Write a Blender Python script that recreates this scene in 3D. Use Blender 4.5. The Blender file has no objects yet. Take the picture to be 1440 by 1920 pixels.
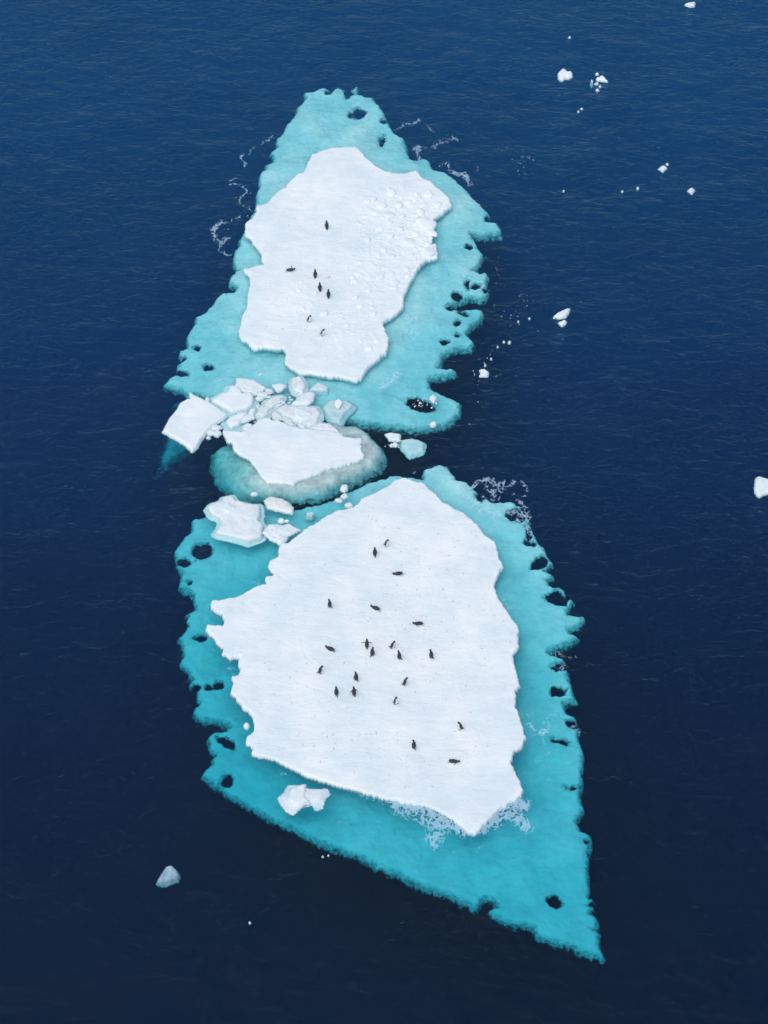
import bpy, bmesh, math, random
import numpy as np
from mathutils import Vector, Matrix, kdtree

random.seed(7)
RNG = np.random.default_rng(7)
R = math.radians

# ------------------------------------------------------------------ camera
PITCH, VFOV, DIST = 47.0, 26.0, 130.0
scene = bpy.context.scene
COL = scene.collection
cam_d = bpy.data.cameras.new('camera')
cam = bpy.data.objects.new('camera', cam_d)
COL.objects.link(cam)
cam_d.sensor_fit = 'VERTICAL'
cam_d.angle = R(VFOV)
cam_d.clip_end = 3000
CAM = np.array([0.0, -DIST * math.cos(R(PITCH)), DIST * math.sin(R(PITCH))])
cam.location = CAM.tolist()
cam.rotation_euler = (R(90 - PITCH), 0, 0)
scene.camera = cam

# ------------------------------------------------------------------ sky, sun, exposure
SUN_EL, SUN_AZ = 62.0, -150.0            # azimuth clockwise from north (+Y); veiled sun behind the camera
world = bpy.data.worlds.new('World')
scene.world = world
world.use_nodes = True
wn = world.node_tree.nodes
bg = wn['Background']
sky = wn.new('ShaderNodeTexSky')
sky.sky_type = 'NISHITA'
sky.sun_disc = False
sky.sun_elevation = R(SUN_EL)
sky.sun_rotation = R(SUN_AZ)
sky.air_density = 1.0
sky.dust_density = 1.8
sky.ozone_density = 1.0
world.node_tree.links.new(sky.outputs[0], bg.inputs[0])
bg.inputs[1].default_value = 0.12
sun_d = bpy.data.lights.new('sun', 'SUN')
sun_d.energy = 1.3
sun_d.angle = R(100)
sun_d.color = (1.0, 0.89, 0.72)
sun = bpy.data.objects.new('sun', sun_d)
COL.objects.link(sun)
_d = Vector((math.sin(R(SUN_AZ)) * math.cos(R(SUN_EL)), math.cos(R(SUN_AZ)) * math.cos(R(SUN_EL)), math.sin(R(SUN_EL))))
sun.rotation_euler = _d.to_track_quat('Z', 'Y').to_euler()
sun.location = _d * 200
vs = scene.view_settings
vs.view_transform = 'Standard'
vs.look = 'None'
vs.gamma = 1.0
vs.use_curve_mapping = False
vs.exposure = 0.31
scene.render.engine = 'CYCLES'
scene.cycles.use_denoising = True
scene.cycles.max_bounces = 8
scene.cycles.transparent_max_bounces = 16

# ------------------------------------------------------------------ helpers
_f = np.array([0, math.cos(R(PITCH)), -math.sin(R(PITCH))])
_u = np.array([0, math.sin(R(PITCH)), math.cos(R(PITCH))])
_t = math.tan(R(VFOV / 2))


def W(px, py, z=0.0):
    """The point at height z seen at photo pixel (px, py) of 1440 x 1920."""
    d = _f + np.array([1, 0, 0]) * (px - 720) / 960 * _t + _u * (960 - py) / 960 * _t
    k = (z - CAM[2]) / d[2]
    p = CAM + d * k
    return float(p[0]), float(p[1])


def WP(pts, z=0.0):
    return np.array([W(a, b, z) for a, b in pts])


_perm = {}


def perlin(x, y, seed=0):
    if seed not in _perm:
        r = np.random.default_rng(seed + 1000)
        _perm[seed] = (np.concatenate([r.permutation(256)] * 2), r.uniform(0, 2 * math.pi, 256))
    p, ang = _perm[seed]
    gx, gy = np.cos(ang), np.sin(ang)
    xi, yi = np.floor(x).astype(int), np.floor(y).astype(int)
    xf, yf = x - xi, y - yi
    xi &= 255
    yi &= 255
    u, v = xf ** 3 * (xf * (xf * 6 - 15) + 10), yf ** 3 * (yf * (yf * 6 - 15) + 10)

    def g(ix, iy, dx, dy):
        h = p[p[ix & 255] + (iy & 255)]
        return gx[h] * dx + gy[h] * dy
    a = g(xi, yi, xf, yf)
    b = g(xi + 1, yi, xf - 1, yf)
    c = g(xi, yi + 1, xf, yf - 1)
    d = g(xi + 1, yi + 1, xf - 1, yf - 1)
    return ((a + u * (b - a)) * (1 - v) + (c + u * (d - c)) * v) * 1.5


def fbm(x, y, wl, seed=0, octv=3, gain=0.5):
    out, amp, tot = 0, 1.0, 0
    for i in range(octv):
        out = out + amp * perlin(x / wl + 17.3 * i, y / wl - 9.1 * i, seed + i)
        tot += amp
        amp *= gain
        wl *= 0.5
    return out / tot


def sdist(X, Y, poly):
    """Signed distance to a closed polygon, positive inside."""
    d2 = np.full(X.shape, 1e9)
    ins = np.zeros(X.shape, bool)
    n = len(poly)
    for i in range(n):
        ax, ay = poly[i]
        bx, by = poly[(i + 1) % n]
        ex, ey = bx - ax, by - ay
        L = ex * ex + ey * ey
        if L < 1e-12:
            continue
        wx, wy = X - ax, Y - ay
        t = np.clip((wx * ex + wy * ey) / L, 0, 1)
        d2 = np.minimum(d2, (wx - t * ex) ** 2 + (wy - t * ey) ** 2)
        if ey != 0:
            c = (ay <= Y) != (by <= Y)
            ins ^= c & (X < ax + (Y - ay) * ex / ey)
    d = np.sqrt(d2)
    return np.where(ins, d, -d)


def pdist(X, Y, line):
    d2 = np.full(X.shape, 1e9)
    for (ax, ay), (bx, by) in zip(line[:-1], line[1:]):
        ex, ey = bx - ax, by - ay
        L = max(ex * ex + ey * ey, 1e-9)
        wx, wy = X - ax, Y - ay
        t = np.clip((wx * ex + wy * ey) / L, 0, 1)
        d2 = np.minimum(d2, (wx - t * ex) ** 2 + (wy - t * ey) ** 2)
    return np.sqrt(d2)


def sstep(a, b, x):
    t = np.clip((x - a) / (b - a), 0, 1)
    return t * t * (3 - 2 * t)


def grid(poly, margin, sp):
    lo, hi = poly.min(0) - margin, poly.max(0) + margin
    nx = max(4, int((hi[0] - lo[0]) / sp) + 1)
    ny = max(4, int((hi[1] - lo[1]) / sp) + 1)
    return np.meshgrid(np.linspace(lo[0], hi[0], nx), np.linspace(lo[1], hi[1], ny))


def link(name, me, mat=None, parent=None, loc=None):
    o = bpy.data.objects.new(name, me)
    COL.objects.link(o)
    if mat is not None and me is not None:
        me.materials.append(mat)
    if parent is not None:
        o.parent = parent
    if loc is not None:
        o.location = loc
    return o


def tag(o, label=None, cat=None, group=None, kind=None):
    for k, v in (('label', label), ('category', cat), ('group', group), ('kind', kind)):
        if v:
            o[k] = v
    return o


def empty(name, loc, label=None, cat=None, group=None):
    o = bpy.data.objects.new(name, None)
    COL.objects.link(o)
    o.location = loc
    o.empty_display_size = 0.3
    return tag(o, label, cat, group)


def quad_mesh(name, X, Y, Z, keep, origin=(0, 0, 0), smooth=True, attrs=None, bottom=None):
    """Mesh of the grid quads whose four corners are all kept; with bottom, closed by an underside and walls."""
    ny, nx = X.shape
    fk = keep[:-1, :-1] & keep[1:, :-1] & keep[:-1, 1:] & keep[1:, 1:]
    idx = np.arange(nx * ny).reshape(ny, nx)
    q = np.stack([idx[:-1, :-1][fk], idx[:-1, 1:][fk], idx[1:, 1:][fk], idx[1:, :-1][fk]], 1)
    used, inv = np.unique(q, return_inverse=True)
    q = inv.reshape(-1, 4).astype(np.int32)
    co = np.stack([X.ravel()[used] - origin[0], Y.ravel()[used] - origin[1], Z.ravel()[used] - origin[2]], 1)
    if bottom is not None:
        n = len(co)
        cb = co.copy()
        cb[:, 2] = np.minimum(bottom.ravel()[used] - origin[2], co[:, 2] - 0.004)
        e = np.concatenate([q[:, [0, 1]], q[:, [1, 2]], q[:, [2, 3]], q[:, [3, 0]]])
        key = np.sort(e, 1).astype(np.int64)
        key = key[:, 0] * n + key[:, 1]
        _, first, cnt = np.unique(key, return_index=True, return_counts=True)
        be = e[first[cnt == 1]]
        walls = np.stack([be[:, 1], be[:, 0], be[:, 0] + n, be[:, 1] + n], 1)
        q = np.concatenate([q, q[:, ::-1] + n, walls]).astype(np.int32)
        co = np.concatenate([co, cb])
    me = bpy.data.meshes.new(name)
    me.vertices.add(len(co))
    me.vertices.foreach_set('co', co.astype(np.float32).ravel())
    me.loops.add(len(q) * 4)
    me.loops.foreach_set('vertex_index', q.ravel())
    me.polygons.add(len(q))
    me.polygons.foreach_set('loop_start', np.arange(0, len(q) * 4, 4, dtype=np.int32))
    me.polygons.foreach_set('use_smooth', np.full(len(q), smooth))
    me.update(calc_edges=True)
    for k, A in (attrs or {}).items():
        a = me.attributes.new(k, 'FLOAT', 'POINT')
        val = A.ravel()[used].astype(np.float32)
        a.data.foreach_set('value', val if bottom is None else np.concatenate([val, val]))
    return me


# ------------------------------------------------------------------ materials
def new_mat(name):
    m = bpy.data.materials.new(name)
    m.use_nodes = True
    nt = m.node_tree
    for n in list(nt.nodes):
        nt.nodes.remove(n)
    out = nt.nodes.new('ShaderNodeOutputMaterial')
    return m, nt, out


def N(nt, t, **kw):
    n = nt.nodes.new(t)
    for k, v in kw.items():
        if k in n.inputs:
            n.inputs[k].default_value = v
        else:
            setattr(n, k, v)
    return n


def noise(nt, coord, scale, detail=4, rough=0.55, mscale=(1, 1, 1), rot=0):
    mp = N(nt, 'ShaderNodeMapping')
    mp.inputs['Scale'].default_value = mscale
    mp.inputs['Rotation'].default_value = (0, 0, rot)
    nt.links.new(coord, mp.inputs['Vector'])
    n = N(nt, 'ShaderNodeTexNoise', Scale=scale, Detail=detail, Roughness=rough)
    nt.links.new(mp.outputs[0], n.inputs['Vector'])
    return n.outputs['Fac']


def ramp(nt, src, p0, p1, c0=(0, 0, 0, 1), c1=(1, 1, 1, 1)):
    r = N(nt, 'ShaderNodeValToRGB')
    r.color_ramp.elements[0].position = p0
    r.color_ramp.elements[1].position = p1
    r.color_ramp.elements[0].color = c0
    r.color_ramp.elements[1].color = c1
    nt.links.new(src, r.inputs[0])
    return r.outputs[0]


def bump(nt, h, strength, dist, prev=None):
    b = N(nt, 'ShaderNodeBump', Strength=strength, Distance=dist)
    nt.links.new(h, b.inputs['Height'])
    if prev is not None:
        nt.links.new(prev, b.inputs['Normal'])
    return b.outputs[0]


def ice_mat(name, c0, c1, rough=0.75, spec=0.25, nscale=0.9, b=0.5, fine=9.0):
    m, nt, out = new_mat(name)
    tc = N(nt, 'ShaderNodeNewGeometry').outputs['Position']
    p = N(nt, 'ShaderNodeBsdfPrincipled', Roughness=rough)
    p.inputs['Specular IOR Level'].default_value = spec
    n1 = noise(nt, tc, nscale, 6, 0.65)
    col = ramp(nt, n1, 0.32, 0.68, c0 + (1,), c1 + (1,))
    nt.links.new(col, p.inputs['Base Color'])
    h = bump(nt, noise(nt, tc, fine, 5, 0.7), b, 0.05)
    h = bump(nt, noise(nt, tc, fine * 0.25, 4, 0.6), b, 0.12, h)
    nt.links.new(h, p.inputs['Normal'])
    nt.links.new(p.outputs[0], out.inputs['Surface'])
    return m


def porous(m, f0=0.05, f1=0.75):
    """Ice that thins out to loose slush towards its rim (attribute thick: 0 at the rim, 1 where it is solid)."""
    nt = m.node_tree
    out = [n for n in nt.nodes if n.type == 'OUTPUT_MATERIAL'][0]
    src = out.inputs['Surface'].links[0].from_socket
    a = N(nt, 'ShaderNodeAttribute', attribute_name='thick')
    tc = N(nt, 'ShaderNodeNewGeometry').outputs['Position']
    nz = noise(nt, tc, 5.0, 6, 0.7, (0.6, 1, 1))
    sc = N(nt, 'ShaderNodeMath', operation='MULTIPLY_ADD')
    sc.inputs[1].default_value = 2.2
    sc.inputs[2].default_value = -1.1
    nt.links.new(nz, sc.inputs[0])
    ad = N(nt, 'ShaderNodeMath', operation='ADD')
    nt.links.new(a.outputs['Fac'], ad.inputs[0])
    nt.links.new(sc.outputs[0], ad.inputs[1])
    mr = N(nt, 'ShaderNodeMapRange', interpolation_type='SMOOTHSTEP')
    mr.inputs['From Min'].default_value = f0
    mr.inputs['From Max'].default_value = f1
    nt.links.new(ad.outputs[0], mr.inputs['Value'])
    tr = N(nt, 'ShaderNodeBsdfTransparent')
    mx = N(nt, 'ShaderNodeMixShader')
    nt.links.new(mr.outputs[0], mx.inputs[0])
    nt.links.new(tr.outputs[0], mx.inputs[1])
    nt.links.new(src, mx.inputs[2])
    nt.links.new(mx.outputs[0], out.inputs['Surface'])
    return m


def snow_mat():
    m, nt, out = new_mat('snow')
    tc = N(nt, 'ShaderNodeNewGeometry').outputs['Position']
    p = N(nt, 'ShaderNodeBsdfPrincipled', Roughness=0.85)
    p.inputs['Specular IOR Level'].default_value = 0.15
    col = ramp(nt, noise(nt, tc, 0.35, 7, 0.62, (1, 0.8, 1), 0.5), 0.34, 0.66, (0.72, 0.838, 0.875, 1), (0.875, 0.935, 0.94, 1))
    # old compacted patches and faint scratches
    for sc, rot, ms, lo, hi, c, f in ((1.6, 0.6, (0.22, 1, 1), 0.64, 0.72, (0.70, 0.78, 0.81, 1), 0.6), (2.6, -0.5, (0.2, 1, 1), 0.66, 0.73, (0.68, 0.76, 0.79, 1), 0.6), (5.0, 0.1, (1, 1, 1), 0.68, 0.75, (0.66, 0.74, 0.76, 1), 0.4)):
        k = ramp(nt, noise(nt, tc, sc, 5, 0.65, ms, rot), lo, hi, (0, 0, 0, 1), (f, f, f, 1))
        mx = N(nt, 'ShaderNodeMixRGB')
        mx.inputs[2].default_value = c
        nt.links.new(k, mx.inputs[0])
        nt.links.new(col, mx.inputs[1])
        col = mx.outputs[0]
    nt.links.new(col, p.inputs['Base Color'])
    h = bump(nt, noise(nt, tc, 8.0, 5, 0.7), 0.45, 0.05)
    h = bump(nt, noise(nt, tc, 1.3, 6, 0.65, (0.5, 1, 1), 0.4), 0.5, 0.16, h)
    nt.links.new(h, p.inputs['Normal'])
    nt.links.new(p.outputs[0], out.inputs['Surface'])
    return m


M_SNOW = snow_mat()
M_BLOCK = ice_mat('block_snow', (0.83, 0.905, 0.93), (0.89, 0.94, 0.95), 0.8, 0.2, 2.0, 0.4)
M_WET = ice_mat('wet_ice', (0.70, 0.82, 0.86), (0.86, 0.91, 0.92), 0.45, 0.4, 2.2, 0.5)
M_GREY = ice_mat('grey_ice', (0.64, 0.74, 0.76), (0.86, 0.91, 0.91), 0.4, 0.4, 2.0, 0.5)
M_BEIGE = ice_mat('beige_ice', (0.72, 0.79, 0.77), (0.87, 0.90, 0.88), 0.5, 0.3, 2.4, 0.6)
M_SHELF = ice_mat('shelf_ice', (0.68, 0.80, 0.81), (0.93, 0.95, 0.95), 0.9, 0.0, 0.45, 0.3, 4.0)
M_LEDGE = porous(ice_mat('ledge_ice', (0.62, 0.75, 0.77), (0.96, 0.965, 0.96), 0.9, 0.0, 0.55, 0.3, 4.0))
M_ROOT = porous(ice_mat('root_ice', (0.50, 0.62, 0.68), (0.80, 0.86, 0.88), 0.9, 0.0, 0.6, 0.3, 4.0), 0.1, 1.2)
M_SLUSH = ice_mat('slush_ice', (0.28, 0.40, 0.52), (0.56, 0.66, 0.75), 0.7, 0.2, 3.5, 0.6)
M_SKIRT = porous(ice_mat('algae_ice', (0.34, 0.41, 0.42), (0.80, 0.84, 0.81), 0.9, 0.0, 1.3, 0.5, 4.0))
M_DEEP_SCATTER = ice_mat('deep_water_scatter', (0.25, 0.44, 0.66), (0.36, 0.56, 0.80), 1.0, 0.0, 0.05, 0.0)  # blue light scattered up from deep water, put into this colour
M_MARKS = ice_mat('guano_track_shade', (0.46, 0.49, 0.50), (0.66, 0.68, 0.67), 0.9, 0.1, 3.0, 0.2)  # guano grey, also the painted shade of footprint gouges
M_PINK = ice_mat('krill_stain', (0.75, 0.30, 0.36), (0.85, 0.58, 0.62), 0.9, 0.1, 5.0, 0.2)


def plain(name, c, rough=0.5):
    m, nt, out = new_mat(name)
    p = N(nt, 'ShaderNodeBsdfPrincipled', Roughness=rough)
    p.inputs['Base Color'].default_value = c + (1,)
    nt.links.new(p.outputs[0], out.inputs['Surface'])
    return m


def penguin_mat():
    m, nt, out = new_mat('plumage')
    p = N(nt, 'ShaderNodeBsdfPrincipled', Roughness=0.55)
    a = N(nt, 'ShaderNodeAttribute', attribute_name='white')
    f = N(nt, 'ShaderNodeAttribute', attribute_name='flesh')
    tc = N(nt, 'ShaderNodeTexCoord').outputs['Object']
    blk = ramp(nt, noise(nt, tc, 60, 3), 0.3, 0.7, (0.012, 0.016, 0.026, 1), (0.03, 0.036, 0.05, 1))
    mx = N(nt, 'ShaderNodeMixRGB')
    mx.inputs[2].default_value = (0.82, 0.83, 0.83, 1)
    nt.links.new(a.outputs['Fac'], mx.inputs[0])
    nt.links.new(blk, mx.inputs[1])
    m2 = N(nt, 'ShaderNodeMixRGB')
    m2.inputs[2].default_value = (0.28, 0.20, 0.19, 1)
    nt.links.new(f.outputs['Fac'], m2.inputs[0])
    nt.links.new(mx.outputs[0], m2.inputs[1])
    nt.links.new(m2.outputs[0], p.inputs['Base Color'])
    nt.links.new(p.outputs[0], out.inputs['Surface'])
    return m


M_PENG = penguin_mat()
M_EYE = plain('eye_white', (0.75, 0.76, 0.76), 0.3)


def water_mat():
    m, nt, out = new_mat('water_surface')
    tc = N(nt, 'ShaderNodeNewGeometry').outputs['Position']
    h = bump(nt, noise(nt, tc, 0.24, 4, 0.6, (0.7, 1, 1), 0.45), 1.0, 0.55)
    h = bump(nt, noise(nt, tc, 1.1, 6, 0.68, (0.62, 1, 1), 0.32), 1.0, 0.22, h)
    h = bump(nt, noise(nt, tc, 4.5, 4, 0.6, (0.6, 1, 1), -0.35), 1.0, 0.055, h)
    # Schlick reflectance of water, the same from above and below
    dt = N(nt, 'ShaderNodeVectorMath', operation='DOT_PRODUCT')
    nt.links.new(N(nt, 'ShaderNodeNewGeometry').outputs['Incoming'], dt.inputs[0])
    nt.links.new(h, dt.inputs[1])
    src = dt.outputs['Value']
    for op, v in (('ABSOLUTE', None), ('SUBTRACT', 1.0), ('POWER', 5.0)):
        q = N(nt, 'ShaderNodeMath', operation=op)
        q.use_clamp = op == 'SUBTRACT'
        if op == 'SUBTRACT':
            q.inputs[0].default_value = v
            nt.links.new(src, q.inputs[1])
        else:
            nt.links.new(src, q.inputs[0])
            if v:
                q.inputs[1].default_value = v
        src = q.outputs[0]
    fr = N(nt, 'ShaderNodeMath', operation='MULTIPLY_ADD')
    fr.inputs[1].default_value = 0.98
    fr.inputs[2].default_value = 0.02
    nt.links.new(src, fr.inputs[0])
    gl = N(nt, 'ShaderNodeBsdfGlossy', Roughness=0.12)
    rg = ramp(nt, noise(nt, tc, 0.09, 4, 0.6, (0.6, 1, 1), 0.3), 0.35, 0.65, (0.08, 0.08, 0.08, 1), (0.17, 0.17, 0.17, 1))
    nt.links.new(rg, gl.inputs['Roughness'])
    gl.inputs['Color'].default_value = (0.47, 0.72, 0.84, 1)
    nt.links.new(h, gl.inputs['Normal'])
    tr = N(nt, 'ShaderNodeBsdfTransparent')
    mx = N(nt, 'ShaderNodeMixShader')
    nt.links.new(fr.outputs[0], mx.inputs[0])
    body = N(nt, 'ShaderNodeBsdfDiffuse')
    body.inputs[0].default_value = (0.04, 0.40, 0.80, 1)
    mb = N(nt, 'ShaderNodeMixShader')
    mb.inputs[0].default_value = 0.009
    nt.links.new(tr.outputs[0], mb.inputs[1])
    nt.links.new(body.outputs[0], mb.inputs[2])
    nt.links.new(mb.outputs[0], mx.inputs[1])
    nt.links.new(gl.outputs[0], mx.inputs[2])
    # thin pale streaks, gathered in broad patches
    s1 = ramp(nt, noise(nt, tc, 1.5, 6, 0.68, (0.28, 1, 1), 0.22), 0.60, 0.78)
    s2 = ramp(nt, noise(nt, tc, 0.13, 3, 0.55), 0.45, 0.65)
    mul = N(nt, 'ShaderNodeMath', operation='MULTIPLY')
    nt.links.new(s1, mul.inputs[0])
    nt.links.new(s2, mul.inputs[1])
    mu2 = N(nt, 'ShaderNodeMath', operation='MULTIPLY')
    mu2.inputs[1].default_value = 0.055
    nt.links.new(mul.outputs[0], mu2.inputs[0])
    df = N(nt, 'ShaderNodeBsdfDiffuse')
    df.inputs[0].default_value = (0.42, 0.64, 0.85, 1)
    m2 = N(nt, 'ShaderNodeMixShader')
    nt.links.new(mu2.outputs[0], m2.inputs[0])
    nt.links.new(mx.outputs[0], m2.inputs[1])
    nt.links.new(df.outputs[0], m2.inputs[2])
    nt.links.new(m2.outputs[0], out.inputs['Surface'])
    return m


M_WATER = water_mat()
SIG = (0.80, 0.150, 0.099)


def water_volume():
    m, nt, out = new_mat('sea_water_body')
    k = max(SIG)
    v = N(nt, 'ShaderNodeVolumeAbsorption', Density=k)
    v.inputs['Color'].default_value = tuple(1 - s / k for s in SIG) + (1,)
    nt.links.new(v.outputs[0], out.inputs['Volume'])
    return m


def foam_mat():
    m, nt, out = new_mat('foam')
    a = N(nt, 'ShaderNodeAttribute', attribute_name='foam')
    df = N(nt, 'ShaderNodeBsdfDiffuse')
    df.inputs[0].default_value = (0.54, 0.76, 0.92, 1)
    tr = N(nt, 'ShaderNodeBsdfTransparent')
    mx = N(nt, 'ShaderNodeMixShader')
    nt.links.new(a.outputs['Fac'], mx.inputs[0])
    nt.links.new(tr.outputs[0], mx.inputs[1])
    nt.links.new(df.outputs[0], mx.inputs[2])
    nt.links.new(mx.outputs[0], out.inputs['Surface'])
    return m


# ------------------------------------------------------------------ outlines (photo pixels)
UP_TOP = [(481,384),(482,393),(472,408),(461,417),(460,439),(471,446),(480,461),(488,471),(492,475),(491,489),(495,494),(480,497),(470,502),(456,505),(468,517),(468,530),(465,549),(465,566),(463,578),(453,593),(452,605),(448,626),(453,635),(463,638),(472,649),(488,650),(505,649),(517,652),(530,651),(536,660),(534,677),(542,685),(559,696),(580,697),(598,701),(627,704),(653,708),(669,713),(678,707),(683,695),(693,683),(707,674),(715,664),(725,660),(727,651),(729,631),(722,620),(717,605),(724,598),(738,591),(745,583),(756,571),(757,556),(763,540),(772,523),(780,510),(790,494),(803,484),(821,481),(818,458),(810,456),(812,442),(818,436),(814,430),(815,419),(813,410),(818,406),(847,384),(843,373),(837,366),(822,352),(806,339),(791,330),(785,321),(779,317),(770,321),(758,325),(743,325),(731,323),(720,318),(704,310),(693,301),(685,294),(679,286),(668,275),(660,273),(649,274),(634,275),(615,278),(597,285),(585,289),(580,300),(574,313),(570,322),(557,326),(547,335),(538,344),(534,350),(522,357),(513,365),(505,375),(497,381)]
UP_SHELF = [(570,171),(586,169),(601,163),(611,163),(622,168),(632,162),(642,163),(659,163),(667,155),(675,158),(673,172),(685,178),(702,179),(705,188),(714,198),(725,213),(733,232),(743,244),(760,257),(764,269),(766,284),(772,295),(785,294),(795,291),(809,298),(812,313),(837,321),(864,342),(881,359),(895,375),(910,386),(920,398),(913,411),(931,413),(941,422),(940,435),(926,437),(905,440),(884,436),(895,448),(897,462),(907,472),(905,487),(899,498),(888,504),(901,509),(911,507),(920,515),(914,529),(918,550),(903,560),(880,554),(863,562),(848,566),(842,574),(853,573),(876,574),(907,575),(909,585),(901,594),(886,606),(877,619),(888,631),(896,638),(884,647),(863,646),(847,654),(832,659),(829,677),(824,683),(847,685),(856,689),(849,695),(811,701),(804,707),(809,720),(827,731),(849,742),(865,752),(862,769),(849,784),(831,794),(804,797),(767,799),(738,795),(702,791),(671,789),(642,785),(611,782),(593,785),(560,792),(520,790),(470,794),(440,792),(415,770),(392,752),(370,736),(353,733),(339,723),(316,720),(303,714),(315,700),(328,695),(332,680),(332,672),(338,666),(333,659),(336,651),(349,647),(346,635),(350,616),(361,605),(365,591),(376,585),(384,576),(397,566),(403,555),(413,545),(438,544),(440,535),(428,528),(432,516),(447,505),(438,499),(436,485),(440,470),(447,457),(447,445),(454,433),(460,421),(469,405),(475,386),(478,367),(484,346),(487,321),(495,317),(495,305),(507,300),(513,294),(505,282),(517,273),(517,257),(530,242),(540,227),(551,211),(559,196),(570,180)]
LO_TOP = [(590,981),(612,967),(633,957),(664,950),(679,934),(708,922),(727,911),(740,898),(760,895),(777,901),(796,904),(803,914),(824,932),(830,939),(851,952),(865,958),(880,969),(897,985),(909,1004),(926,1014),(932,1022),(936,1045),(943,1061),(934,1075),(927,1093),(930,1110),(938,1127),(951,1145),(960,1160),(970,1172),(974,1182),(971,1197),(973,1211),(961,1226),(966,1251),(975,1284),(966,1295),(968,1307),(965,1322),(973,1342),(980,1361),(986,1382),(980,1388),(979,1400),(964,1407),(957,1427),(966,1446),(981,1480),(977,1490),(954,1502),(929,1521),(910,1542),(891,1561),(878,1557),(851,1535),(823,1519),(795,1508),(757,1502),(722,1494),(688,1486),(661,1476),(626,1468),(601,1461),(572,1450),(542,1434),(515,1422),(492,1416),(472,1411),(474,1403),(470,1395),(461,1392),(464,1378),(476,1370),(476,1353),(474,1340),(466,1332),(453,1320),(441,1305),(432,1299),(435,1288),(439,1282),(435,1268),(445,1265),(453,1253),(447,1245),(452,1229),(443,1230),(430,1232),(418,1224),(418,1213),(407,1205),(400,1192),(386,1179),(389,1170),(403,1172),(418,1173),(422,1165),(416,1149),(405,1147),(396,1137),(396,1127),(403,1123),(414,1125),(443,1118),(466,1107),(487,1096),(499,1095),(497,1081),(512,1076),(502,1060),(505,1051),(524,1042),(523,1033),(528,1017),(541,1016),(551,1007),(570,992)]
LO_SHELF = [(721,895),(740,889),(770,892),(792,897),(792,883),(803,877),(822,870),(840,876),(849,885),(854,900),(872,906),(884,912),(897,925),(909,937),(922,943),(947,941),(967,943),(978,950),(988,964),(995,977),(999,995),(1009,1014),(1022,1031),(1028,1045),(1039,1058),(1026,1066),(1022,1072),(1042,1081),(1025,1089),(1030,1096),(1061,1103),(1063,1116),(1078,1127),(1068,1139),(1068,1153),(1098,1159),(1091,1172),(1070,1182),(1087,1194),(1072,1207),(1047,1213),(1029,1223),(1041,1229),(1060,1236),(1068,1247),(1068,1263),(1072,1286),(1083,1315),(1060,1320),(1066,1336),(1079,1343),(1087,1375),(1095,1409),(1096,1434),(1093,1450),(1097,1473),(1091,1492),(1095,1515),(1083,1544),(1091,1557),(1108,1563),(1110,1584),(1104,1611),(1108,1659),(1104,1682),(1118,1688),(1118,1703),(1110,1711),(1121,1720),(1122,1736),(1112,1742),(1124,1749),(1131,1780),(1137,1794),(1127,1799),(1104,1790),(1077,1780),(1047,1769),(1031,1763),(1006,1755),(997,1740),(972,1736),(950,1728),(929,1719),(915,1706),(929,1698),(925,1688),(910,1686),(902,1697),(889,1705),(875,1693),(860,1688),(809,1671),(763,1648),(699,1620),(676,1609),(626,1590),(588,1572),(551,1555),(513,1534),(480,1513),(440,1493),(411,1474),(389,1459),(373,1451),(382,1438),(397,1428),(392,1417),(403,1411),(393,1401),(386,1382),(399,1367),(422,1363),(430,1355),(412,1349),(378,1347),(360,1336),(362,1324),(370,1313),(366,1297),(355,1280),(362,1270),(354,1261),(351,1251),(333,1242),(341,1226),(337,1203),(330,1192),(347,1179),(336,1167),(347,1150),(364,1140),(360,1115),(343,1104),(332,1094),(338,1073),(330,1060),(326,1033),(328,1021),(341,1006),(357,994),(360,973),(380,967),(407,966),(440,958),(485,948),(500,936),(530,952),(552,953),(596,941),(620,933),(650,921),(671,914),(688,904)]
MID_TOP = [(417,806),(430,807),(451,809),(466,803),(478,792),(485,786),(501,782),(513,787),(528,790),(547,797),(562,802),(583,804),(617,806),(635,810),(648,818),(677,820),(678,826),(675,832),(678,845),(684,853),(681,858),(650,868),(610,879),(594,888),(569,895),(550,905),(535,903),(517,902),(501,903),(487,888),(480,874),(466,859),(449,849),(437,838),(436,827),(426,824),(422,815)]
MID_SKIRT = [(391,853),(395,838),(410,826),(440,815),(500,795),(575,800),(600,793),(623,794),(650,798),(677,803),(696,813),(704,826),(721,847),(728,863),(723,876),(708,888),(687,901),(667,909),(646,917),(617,930),(600,938),(583,941),(550,944),(515,940),(478,938),(457,936),(437,926),(420,907),(403,890),(393,872)]
UP_HOLES = [(670,213,15,10,0),(653,172,8,7,0),(616,171,5,4,0),(716,264,4,8,.3),(721,225,5,4,0),(390,684,9,5,0),(368,648,5,3,0),(339,669,7,4,0),(340,694,11,5,.2),(787,754,27,11,.25),(891,535,10,5,0),(857,552,9,7,0),(846,574,7,5,0),(868,582,9,4,.3),(858,601,5,4,0),(859,624,4,3,0),(835,636,7,4,0),(878,461,5,3,0),(910,543,4,4,0),(877,533,4,6,0),(918,405,8,4,0),(777,286,5,8,0)]
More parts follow.
